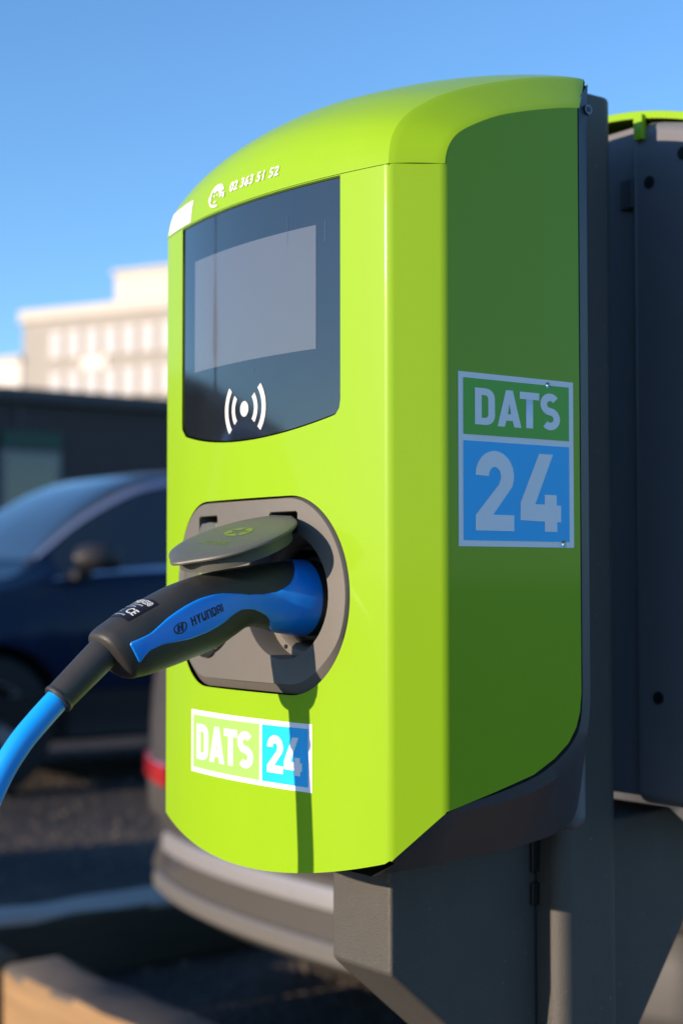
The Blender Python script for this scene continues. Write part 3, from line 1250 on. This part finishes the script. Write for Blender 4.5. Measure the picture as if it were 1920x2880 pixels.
    # ---------------- side sticker
    for s in ((1, -1) if True else ()):
        # on the left flank the print is laid out mirrored so that it still reads forward
        fy = (lambda y: y) if s > 0 else (lambda y: .1901 - y)
        sp = lambda d: (lambda y, z: (s * (XS + d), fy(y), z))
        SD = Vector((s, 0, 0))
        st = decal('side_sticker', fill2d([rect(.0410, .0213, .1491, .1392)]), sp(.00025), 'print_white', c, SD)
        decal('green_field', fill2d([rect(.0454, .0970, .1446, .1353)]), sp(.00045), 'print_green', st, SD)
        decal('blue_field', fill2d([rect(.0454, .0254, .1446, .0927)]), sp(.00045), 'print_blue', st, SD)
        for ch_, y0, z0, y1, z1 in (('D', .0556, .1040, .0738, .1290), ('A', .0761, .1038, .0984, .1292), ('T', .0969, .1040, .1155, .1291),
                                    ('S', .1166, .1038, .1355, .1297), ('2', .0559, .0321, .0912, .0867), ('4', .0971, .0323, .1361, .0866)):
            decal('letter', fit_box(fill2d(GLYPH[ch_]), y0, z0, y1, z1), sp(.00065), 'print_white', st, SD)

    # ---------------- rear housing
    A = [(.1445, .002, -.1855), (.163, .0303, -.1525), (.167, .0756, -.1422), (.167, .1087, -.1340), (.167, .129, -.1242), (.167, .143, -.114),
         (.167, .151, -.102), (.167, .1545, -.082), (.167, .1545, -.05), (.167, .1545, .30), (.167, .150, .336)]
    B = [(.1440, .004, -.1880), (.1668, .0305, -.1565), (.1668, .0770, -.1465), (.1668, .111, -.1385), (.1668, .1325, -.1290), (.1668, .1475, -.1180),
         (.1668, .1560, -.105), (.1668, .1590, -.083), (.1668, .1590, -.05), (.1668, .1590, .325), (.1600, .166, .350)]
    B0 = [(x - .006, y - .0008, z + .0008) for x, y, z in B]
    Cc = [(.1435, .006, -.1895), (.1655, .033, -.1605), (.1655, .079, -.1535), (.1655, .114, -.1475), (.1655, .138, -.139), (.1655, .155, -.127),
          (.1655, .165, -.110), (.1655, .1680, -.085), (.1655, .1680, -.05), (.1655, .1680, .330), (.150, .186, .3665)]
    D = [(.10, .02, -.206), (.125, .045, -.199), (.125, .08, -.1965), (.125, .12, -.1950), (.125, .15, -.192), (.125, .178, -.186), (.124, .196, -.172),
         (.123, .2045, -.12), (.123, .2045, -.07), (.123, .2045, .33), (.126, .203, .374)]
    ND = 10

    def smooth_path(P):
        out = []
        for i in range((len(P) - 1) * 4 + 1):
            out.append(Vector(catmull(P, i / 4)))
        for b in (7, 8):
            out[b * 4 + 1:b * 4 + 4] = [Vector(P[b]).lerp(Vector(P[b + 1]), k / 4) for k in (1, 2, 3)]
        for b in (9,):
            out[b * 4 + 1:b * 4 + 4] = [Vector(P[b]).lerp(Vector(P[b + 1]), k / 4) for k in (1, 2, 3)]
        return out
    rows = [smooth_path(q) for q in (A, B0, B, Cc, D)]
    rows = rows + [[Vector((-p.x, p.y, p.z)) for p in q] for q in rows[::-1]]
    hs = grid('rear_housing', rows, 'housing', c, sharp=30)
    box('channel_plate', (-.040, .1975, -.185), (.040, .2052, .3905), 'back_grey', hs, .002)
    for s in (1, -1):
        bm = prism_bm([(s * x, z) for x, z in ((.041, -.190), (.121, -.190), (.121, .3735), (.110, .3770), (.095, .3815), (.075, .3865), (.041, .3920))], 1, .190, .2145)
        bmesh.ops.bevel(bm, geom=[e for e in bm.edges if e.calc_face_angle(0) > .8], offset=.011, segments=5, profile=.5, affect='EDGES')
        bp = wnorm(bm_obj('back_panel', bm, 'back_grey', hs, smooth=60))
        box('rail_clip', (s * .034 - .008, .2045, .318), (s * .034 + .008, .2110, .345), 'housing', hs, .002)
        for xx, zz in ((.065, .335), (.102, .352), (.07, -.1), (.102, -.16)):
            bm = bmesh.new()
            bmesh.ops.create_cone(bm, cap_ends=True, segments=16, radius1=.0052, radius2=.0052, depth=.002,
                                  matrix=Matrix.Translation((s * xx, .2150, zz)) @ Matrix.Rotation(pi / 2, 4, 'X'))
            bm_obj('screw_hole', bm, 'black_plastic', bp)
        # side fixing screw under the hood
        bm = bmesh.new()
        mt = Matrix.Translation((s * .1600, .1735, .3425)) @ Matrix.Rotation(pi / 2, 4, 'Y')
        bmesh.ops.create_cone(bm, cap_ends=True, segments=24, radius1=.0042, radius2=.0036, depth=.006, matrix=mt)
        sc_ = bm_obj('side_screw', bm, 'dark_steel', hs, smooth=40)
        bm = bmesh.new()
        bmesh.ops.create_cone(bm, cap_ends=True, segments=6, radius1=.0023, radius2=.0023, depth=.0066, matrix=mt)
        bm_obj('hex_recess', bm, 'black_plastic', sc_)

    # ---------------- socket plate with two keyhole openings
    YP = -.0196
    RZ, ZC = .0455, -.012

    def keyhole(sx):
        xc = sx * .05
        h = .0155
        a = degrees(atan2(sqrt(RZ * RZ - h * h), h))
        pts = arcp(xc, ZC, RZ, RZ, 180 - a, 360 + a, 44)
        zt = .0472
        return pts + [(xc + h, zt - .0015), (xc + h - .0015, zt), (xc - h + .0015, zt), (xc - h, zt - .0015)]
    PD = .0012                                   # the plate follows the curved front, a little proud of it
    py_ = lambda x: FYo(x) - PD

    def inset(p, k):
        b = max(0., min(1., (-.035 - p[1]) / .035))
        b = b * b * (3 - 2 * b)
        c_ = Vector((.001, -.012))
        d = Vector(p) - c_
        return (p[0] - d.x * .02 * k, p[1] + k * (.0012 * (-1 if d.y > 0 else 1) + .0056 * b))
    o0 = plate_outline(0)
    ol = [inset(p, 1.) for p in o0]
    VF = cut2d(fill2d([ol, keyhole(1), keyhole(-1)]), xs=frange(-.112, .112, .006))
    V = [(x, py_(x), z) for x, z in VF[0]]
    F = []
    for fc in VF[1]:
        a, b, q = [Vector(V[i]) for i in fc[:3]]
        F.append(fc if (b - a).cross(q - a).dot(FRONT) > 0 else fc[::-1])
    N = [Vector((2 * S_ * v[0] / W_ ** 2, -1, 0)).normalized() for v in V]
    plate = mesh_obj('socket_plate', V, F, 'socket_grey', c, normals=N)
    bm = bmesh.new()
    n = len(ol)
    prev = None
    for k, dy in ((1., 0), (.9, .0004), (.0, .0048), (-.02, .012)):
        ring = [bm.verts.new((inset(p, k)[0], py_(inset(p, k)[0]) + dy, inset(p, k)[1])) for p in o0]
        if prev:
            for i in range(n):
                bm.faces.new((prev[i], prev[(i + 1) % n], ring[(i + 1) % n], ring[i]))
        prev = ring
    for sx in (1, -1):
        kl = keyhole(sx)
        prev = None
        m = len(kl)
        cx = sx * .05
        for dy, k in ((0, 1.), (.0008, .992), (None, .985)):
            ring = [bm.verts.new((cx + (x - cx) * k, py_(x) + dy if dy is not None else .004, ZC + (z - ZC) * k)) for x, z in kl]
            if prev:
                for i in range(m):
                    bm.faces.new((prev[i], prev[(i + 1) % m], ring[(i + 1) % m], ring[i]))
            prev = ring
    bm_obj('plate_rim', bm, 'socket_grey', plate, smooth=25)
    for sx in (1, -1):
        cx = sx * .05
        rg = lambda r, y: [(cx + r * cos(a), y, ZC + r * sin(a)) for a in lin(0, 2 * pi, 56)[:-1]]
        sk = grid('socket_ring', [rg(.0452, -.0030), rg(.0400, -.0024), rg(.0392, -.0016), rg(.0372, .0010), rg(.0366, .0045)], 'socket_grey', plate, closed=True, sharp=30)
        grid('socket_well', [rg(.0366, .0045), rg(.0355, .006), rg(.0350, .034), rg(.001, .0345)], 'black_plastic', sk, closed=True, sharp=30)
        # hinge pocket behind the slot
        box('hinge_pocket', (cx - .0175, .006, .020), (cx + .0175, .010, .0490), 'black_plastic', plate)
        for a in (-62, -118):
            bm = bmesh.new()
            bmesh.ops.create_cone(bm, cap_ends=True, segments=12, radius1=.0016, radius2=.0016, depth=.0016,
                                  matrix=Matrix.Translation((cx + .0424 * cos(radians(a)), -.0028, ZC + .0424 * sin(radians(a)))) @ Matrix.Rotation(pi / 2, 4, 'X'))
            bm_obj('ring_screw', bm, 'black_plastic', sk)
        # lid, built closed about its hinge line
        lid_r = .0458

        def lr(a, k):
            da = (degrees(a) - 270 + 180) % 360 - 180
            return lid_r * k + (.0055 * math.exp(-(da / 13) ** 2) if k > .9 else 0)
        ring = lambda k, y: [(lr(a, k) * cos(a), y, -lid_r - .002 + lr(a, k) * sin(a)) for a in lin(0, 2 * pi, 72)[:-1]]
        lid = grid('socket_lid', [ring(.01, -.0044), ring(.45, -.0043), ring(.8, -.0039), ring(.955, -.0033), ring(.99, -.0026), ring(1., -.0015),
                                  ring(.992, -.0004), ring(.93, .0), ring(.89, .0004), ring(.875, .0085), ring(.83, .0090), ring(.81, .0020), ring(.01, .0020)],
                   'lid_grey', plate, closed=True, sharp=32)
        box('hinge_tab', (-.0138, -.0034, -.014), (.0138, .0030, -.0025), 'lid_grey', lid, .002, 3)
        parts = [fill2d([arcp(0, -.042, .0135, .0085, 0, 360, 28)[:-1],
                         [(.0125 * k * cos(radians(90 + 36 * i)), -.042 + .0082 * k * sin(radians(90 + 36 * i))) for i in range(10) for k in [(1., .42)[i % 2]]]])]
        decal('lid_emblem', merge2d(parts), lambda x, z: (x, -.00460 + .0004 * (abs(z + lid_r) / lid_r) ** 2 + .0004 * (x / lid_r) ** 2, z), 'lid_print', lid, FRONT)
        vf = fit_box(text2d('ALFEN', 1, .3, 1.1, .0), -.0165, -.0665, .0165, -.0595)
        decal('lid_lettering', vf, lambda x, z: (x, -.00460 + .0005 * (abs(z + lid_r) / lid_r) ** 2 + .0004 * (x / lid_r) ** 2, z), 'lid_print', lid, FRONT)
        lid.location = (cx, YP + .0040, .0445)
        lid.rotation_euler = (0, 0, radians(5.6) * sx)
        if sx > 0 and rz == 0:
            lid.location = (cx, -.0160, .0425)
            lid.rotation_mode = 'ZYX'
            lid.rotation_euler = (radians(-69.5), 0, radians(3.5))
        # finger notch under the lid
        if sx < 0 or rz != 0:
            nt_ = [(cx + .0165 * cos(a), YP - .0026, ZC - .0350 + .0130 * sin(a)) for a in lin(pi, 2 * pi, 20)]
            mesh_obj('finger_notch', nt_, [tuple(range(21))], 'black_plastic', plate)
    return c


ch1 = make_charger('charger', (0, 0, HC), 0, 'lime green charger with dark screen and blue plug in its socket')
ch2 = make_charger('charger', (0, .561, HC), pi, 'green charger turned away behind the post, showing its dark back')

# ================================================================== plug and cable
HS = [(.030, .0125, .030, -.0415, .0270, 2.0), (.006, .0128, .006, -.0415, .0272, 2.0), (-.008, .0125, -.008, -.0405, .0265, 2.05),
      (-.022, .0118, -.020, -.0385, .0243, 2.15), (-.036, .0105, -.033, -.0362, .0215, 2.25), (-.050, .0087, -.046, -.0340, .0200, 2.35),
      (-.063, .0068, -.055, -.0348, .0198, 2.4), (-.077, .0045, -.064, -.0398, .0203, 2.45), (-.095, .0000, -.079, -.0480, .0212, 2.5),
      (-.113, -.0060, -.098, -.0545, .0217, 2.5), (-.132, -.0150, -.117, -.0603, .0217, 2.5), (-.149, -.0235, -.131, -.0640, .0212, 2.5),
      (-.159, -.0293, -.1385, -.0653, .0200, 2.5), (-.1652, -.0335, -.1432, -.0660, .0188, 2.5), (-.1680, -.0372, -.1475, -.0642, .0165, 2.4),
      (-.1672, -.0418, -.1530, -.0590, .0100, 2.2)]
XH = .05


def hpt(s, ph):
    Ty, Tz, By, Bz, b, n = catmull(HS, s)
    c_, s_ = cos(ph), sin(ph)
    cx = math.copysign(abs(c_) ** (2 / n), c_)
    sx = math.copysign(abs(s_) ** (2 / n), s_)
    return Vector((XH + b * cx, (Ty + By) / 2 + (Ty - By) / 2 * sx, (Tz + Bz) / 2 + (Tz - Bz) / 2 * sx))


def hnm(s, ph):
    e = .03
    a = hpt(min(15, s + e), ph) - hpt(max(0, s - e), ph)
    b = hpt(s, ph + e) - hpt(s, ph - e)
    n = a.cross(b)
    if n.length < 1e-12:
        return Vector((cos(ph), 0, sin(ph)))
    n.normalize()
    c_ = (hpt(s, pi / 2) + hpt(s, -pi / 2)) / 2
    return n if n.dot(hpt(s, ph) - c_) > 0 else -n


plug = empty('charging_cable', (0, 0, HC), 0, 'blue and black charging plug with blue cable in the green charger', 'charging cable')
grid('handle', [[hpt(s, a) for a in lin(0, 2 * pi, 56)[:-1]] for s in lin(0, 15, 120)], 'black_rubber', plug, closed=True, caps=True, sharp=60)
UP = [(2.35, 90), (2.69, 70), (3.14, 38), (3.54, 20), (4.24, 8), (5.08, 3), (6.13, 6), (6.93, 14), (7.47, 22), (7.92, 27), (8.47, 29), (9.17, 27), (9.82, 23),
      (10.27, 17), (10.66, 12.5), (11.3, 13), (12.05, 15)]
LO = [(3.7, -90), (3.84, -89), (4.34, -71), (4.48, -49), (4.93, -33), (5.93, -18), (6.83, -9), (7.38, -10), (7.82, -14), (8.57, -17), (9.27, -16), (9.77, -11),
      (10.32, -6), (10.96, -6), (11.41, -11), (12.05, -21)]


def smooth_tab(tab, x):
    return (lerp_tab(tab, x - .12) + 2 * lerp_tab(tab, x) + lerp_tab(tab, x + .12)) / 4


V, F = [], []
bm = bmesh.new()
for sd in (1, -1):
    prev = None
    for s in lin(1.72, 12.15, 150):
        lo, hi = smooth_tab(LO, s), smooth_tab(UP, s)
        if s > 11.95:                        # fish tail end
            k = (s - 11.95) / .2
            mid = 0
            lo, hi = lo + (-4 - lo) * k * .25, hi + (-4 - hi) * k * .25
        row = []
        nj = 22
        for j in range(nj + 1):
            k = j / nj
            a = radians(lo + (hi - lo) * k)
            edge = min(1, min(k if lo > -89 else 1, (1 - k) if hi < 89 else 1) * 14, (12.15 - s) * 12 + .0)
            p = hpt(s, a) + hnm(s, a) * (-.0004 + .0012 * max(0, edge) ** .5)
            if sd < 0:
                p.x = 2 * XH - p.x
            row.append(bm.verts.new(p))
        if prev:
            for j in range(nj):
                bm.faces.new((prev[j], prev[j + 1], row[j + 1], row[j]))
        prev = row
bmesh.ops.remove_doubles(bm, verts=bm.verts, dist=1e-5)
shell = bm_obj('blue_shell', bm, 'plug_blue', plug, smooth=60)
# black collar round the plug nose
rg = lambda r, y: [(XH + r * cos(a), y, -.0145 + r * sin(a)) for a in lin(0, 2 * pi, 56)[:-1]]
grid('nose', [rg(.0262, .006), rg(.0300, .0075), rg(.0304, .010), rg(.0304, .030), rg(.02, .0335)], 'black_plastic', plug, closed=True, caps=True, sharp=30)


def hmap(d):
    return lambda s, a: hpt(s, radians(a)) + hnm(s, radians(a)) * d


# maker's name along the blue side: x runs from rear (s high) to front (s low)
def side_map(d):
    def fn(x, y):            # x 0..1 along the word, y 0..1 height
        s = 9.10 - (9.10 - 7.74) * x
        base = .5 - .5 * x * x * .2
        a = -1.0 + 8.6 * y + 1.2 * x
        return hpt(s, radians(a)) + hnm(s, radians(a)) * d
    return fn


parts = []
xx = 0.
for ch_ in 'HYUNDAI':
    VF = fill2d(HY[ch_])
    parts.append(([(x + xx, y) for x, y in VF[0]], VF[1]))
    xx += (_w if ch_ != 'I' else _t) + .16
tw = xx - .16
VF = merge2d(parts)
VF = ([((x / tw), y) for x, y in VF[0]], VF[1])
decal('maker_lettering', cut2d(VF, xs=frange(0, 1, .03), ys=(.25, .5, .75)), side_map(.0011), 'print_black', shell, Vector((1, 0, 0)))


def emb_map(d):
    def fn(x, y):
        s = 9.80 - .52 * (x + 1) / 2
        a = 2.6 + 5.2 * y
        return hpt(s, radians(a)) + hnm(s, radians(a)) * d
    return fn


el = [arcp(0, 0, 1, 1, 0, 360, 40)[:-1], arcp(0, 0, .84, .80, 0, 360, 40)[:-1]]
hs_ = [(-.52, -.62), (-.22, -.66), (-.10, -.14), (.14, -.12), (.02, -.70), (.34, -.60), (.55, .62), (.24, .68), (.14, .16), (-.10, .14), (.02, .72), (-.30, .60)]
decal('maker_emblem', cut2d(merge2d([fill2d(el), fill2d([hs_])]), xs=frange(-1, 1, .2), ys=frange(-1, 1, .25)), emb_map(.0011), 'print_black', shell, Vector((1, 0, 0)))


# type label on the top of the handle
def lab_map(d):
    def fn(x, y):            # x: across the handle 0..1 (far to near), y: 0 rear .. 1 front
        s = 11.25 - 1.38 * y
        a = 128 - 74 * x
        return hpt(s, radians(a)) + hnm(s, radians(a)) * d
    return fn


lb = decal('type_label', cut2d(fill2d([rect(0, 0, 1, 1)]), xs=frange(0, 1, .06), ys=frange(0, 1, .1)), lab_map(.0004), 'label_black', plug, Vector((0, 0, 1)))
lines = [('MENNEKES®', .04, .76, .94, .93, .018), ('D-57399 Kirchhundem', .06, .66, .80, .72, 0), ('32A 480V IP44', .06, .55, .66, .61, 0), ('CE', .58, .26, .93, .50, .02),
         ('Typ 2', .08, .32, .42, .45, 0), ('Made in Germany', .04, .10, .74, .19, .01)]
for tx, x0, y0, x1, y1, bo in lines:
    vf = fit_box(text2d(tx, 1, 0, 1, bo), x0, y0, x1, y1)
    decal('label_line', cut2d(vf, xs=frange(x0, x1, .08)), lab_map(.0007), 'print_grey', lb, Vector((0, 0, 1)))

# strain relief and cable
tube('strain_relief', [(XH, -.1545, -.0435), (XH, -.163, -.0502), (XH, -.175, -.0608), (XH, -.1925, -.0765)], [.0112, .0110, .0106, .0100], 'black_rubber', plug, seg=28)
tube('relief_lip', [(XH, -.1915, -.0757), (XH, -.1927, -.0768), (XH, -.1940, -.0780)], [.0103, .0107, .0102], 'black_rubber', plug, seg=28)
tube('cable', [(XH, -.180, -.0655), (XH, -.1935, -.0775), (XH, -.2065, -.0900), (XH, -.2195, -.1040), (XH, -.2325, -.1230), (XH, -.2440, -.1480), (XH - .002, -.2530, -.1800),
               (.045, -.262, -.25), (.02, -.275, -.42), (-.05, -.33, -.70), (-.18, -.45, -.96), (-.45, -.55, -1.042), (-1.1, -.50, -1.042), (-1.9, -.45, -1.042),
               (-2.6, -.42, -1.042), (-3.2, -.25, -.95), (-3.75, -.15, -.55), (-3.98, -.19, -.42)],
     .0079, 'cable_blue', plug, seg=20, per=10)

# ------------------------------------------------------------------ water drops on the paint
V, F = [], []


def drop(p, n, r):
    n = Vector(n).normalized()
    a = n.cross(Vector((0, 0, 1)) if abs(n.z) < .9 else Vector((1, 0, 0))).normalized()
    b = n.cross(a)
    base = len(V)
    p = Vector(p)
    for i, (k, h) in enumerate(((1, 0), (.9, .14), (.62, .26), (.3, .32))):
        for j in range(14):
            t = 2 * pi * j / 14
            V.append(p + (a * cos(t) + b * sin(t)) * r * k + n * r * h)
    for i in range(3):
        for j in range(14):
            q = (j + 1) % 14
            F.append((base + i * 14 + j, base + i * 14 + q, base + (i + 1) * 14 + q, base + (i + 1) * 14 + j))
    F.append(tuple(base + 42 + j for j in range(14)))
    F.append(tuple(base + j for j in range(14))[::-1])


for y, z, r in ((.1242, .1354, .0022), (.1388, .024, .0024)):
    drop((XS + .0007, y, z + HC), (1, 0, 0), r)
tag(mesh_obj('water_drops', V, F, 'drop', smooth=True), 'small clear water drops on the green paint', kind='stuff')


# ------------------------------------------------------------------ trees that the screen mirrors
def tree(loc, h, r, label, seed):
    random.seed(seed)
    t = empty('poplar_tree', loc, 0, label, 'tree', 'bare-stemmed poplars across the car park')
    tube('trunk', [(0, 0, 0), (.05, .02, h * .3), (-.04, .05, h * .65), (0, 0, h * .97)], [.22, .17, .1, .02], 'bark', t, seg=10)
    bm = bmesh.new()
    for k in range(16):
        z = h * (.15 + .7 * k / 16)
        a = k * 2.4
        ln = r * (.6 + .4 * sin(pi * (z / h)))
        p0 = Vector((0, 0, z))
        p1 = Vector((cos(a) * ln * .7, sin(a) * ln * .7, z + ln * 1.6))
        d = (p1 - p0).normalized()
        x = d.cross(Vector((0, 0, 1))).normalized()
        y = d.cross(x)
        for w0, w1 in ((.045, .01),):
            q0 = [bm.verts.new(p0 + (x * cos(b) + y * sin(b)) * w0) for b in (0, 1.57, 3.14, 4.71)]
            q1 = [bm.verts.new(p1 + (x * cos(b) + y * sin(b)) * w1) for b in (0, 1.57, 3.14, 4.71)]
            for j in range(4):
                bm.faces.new((q0[j], q0[(j + 1) % 4], q1[(j + 1) % 4], q1[j]))
    bm_obj('limbs', bm, 'bark', t)
    bm = bmesh.new()
    for k in range(4200):
        z = h * (.1 + .9 * random.random() ** .8)
        rr = r * max(.05, (1 - (z / h) ** 3)) * (.55 + .45 * sin(z * 2.3 + 1.7 * sin(z)))
        a = random.uniform(0, 2 * pi)
        q = sqrt(random.random()) * rr
        p = Vector((cos(a) * q, sin(a) * q, z + random.uniform(-.2, .2)))
        u = Vector((random.gauss(0, 1), random.gauss(0, 1), random.gauss(0, 1))).normalized() * .13
        v = u.cross(Vector((random.gauss(0, 1), random.gauss(0, 1), 1))).normalized() * .08
        bm.faces.new([bm.verts.new(p + w) for w in (-u, v, u, -v)])
    bm_obj('crown', bm, 'leaf', t)


tree((-41.6, -17.2, 0), 12.5, 1.0, 'tallest narrow poplar mirrored as a streak in the screen', 1)
tree((-43.5, -15.3, 0), 6.5, 1.3, 'shorter narrow poplar mirrored beside the tallest streak', 2)
tree((-40, -21.5, 0), 5.2, 1.5, 'low bushy poplar mirrored near the screen corner', 3)
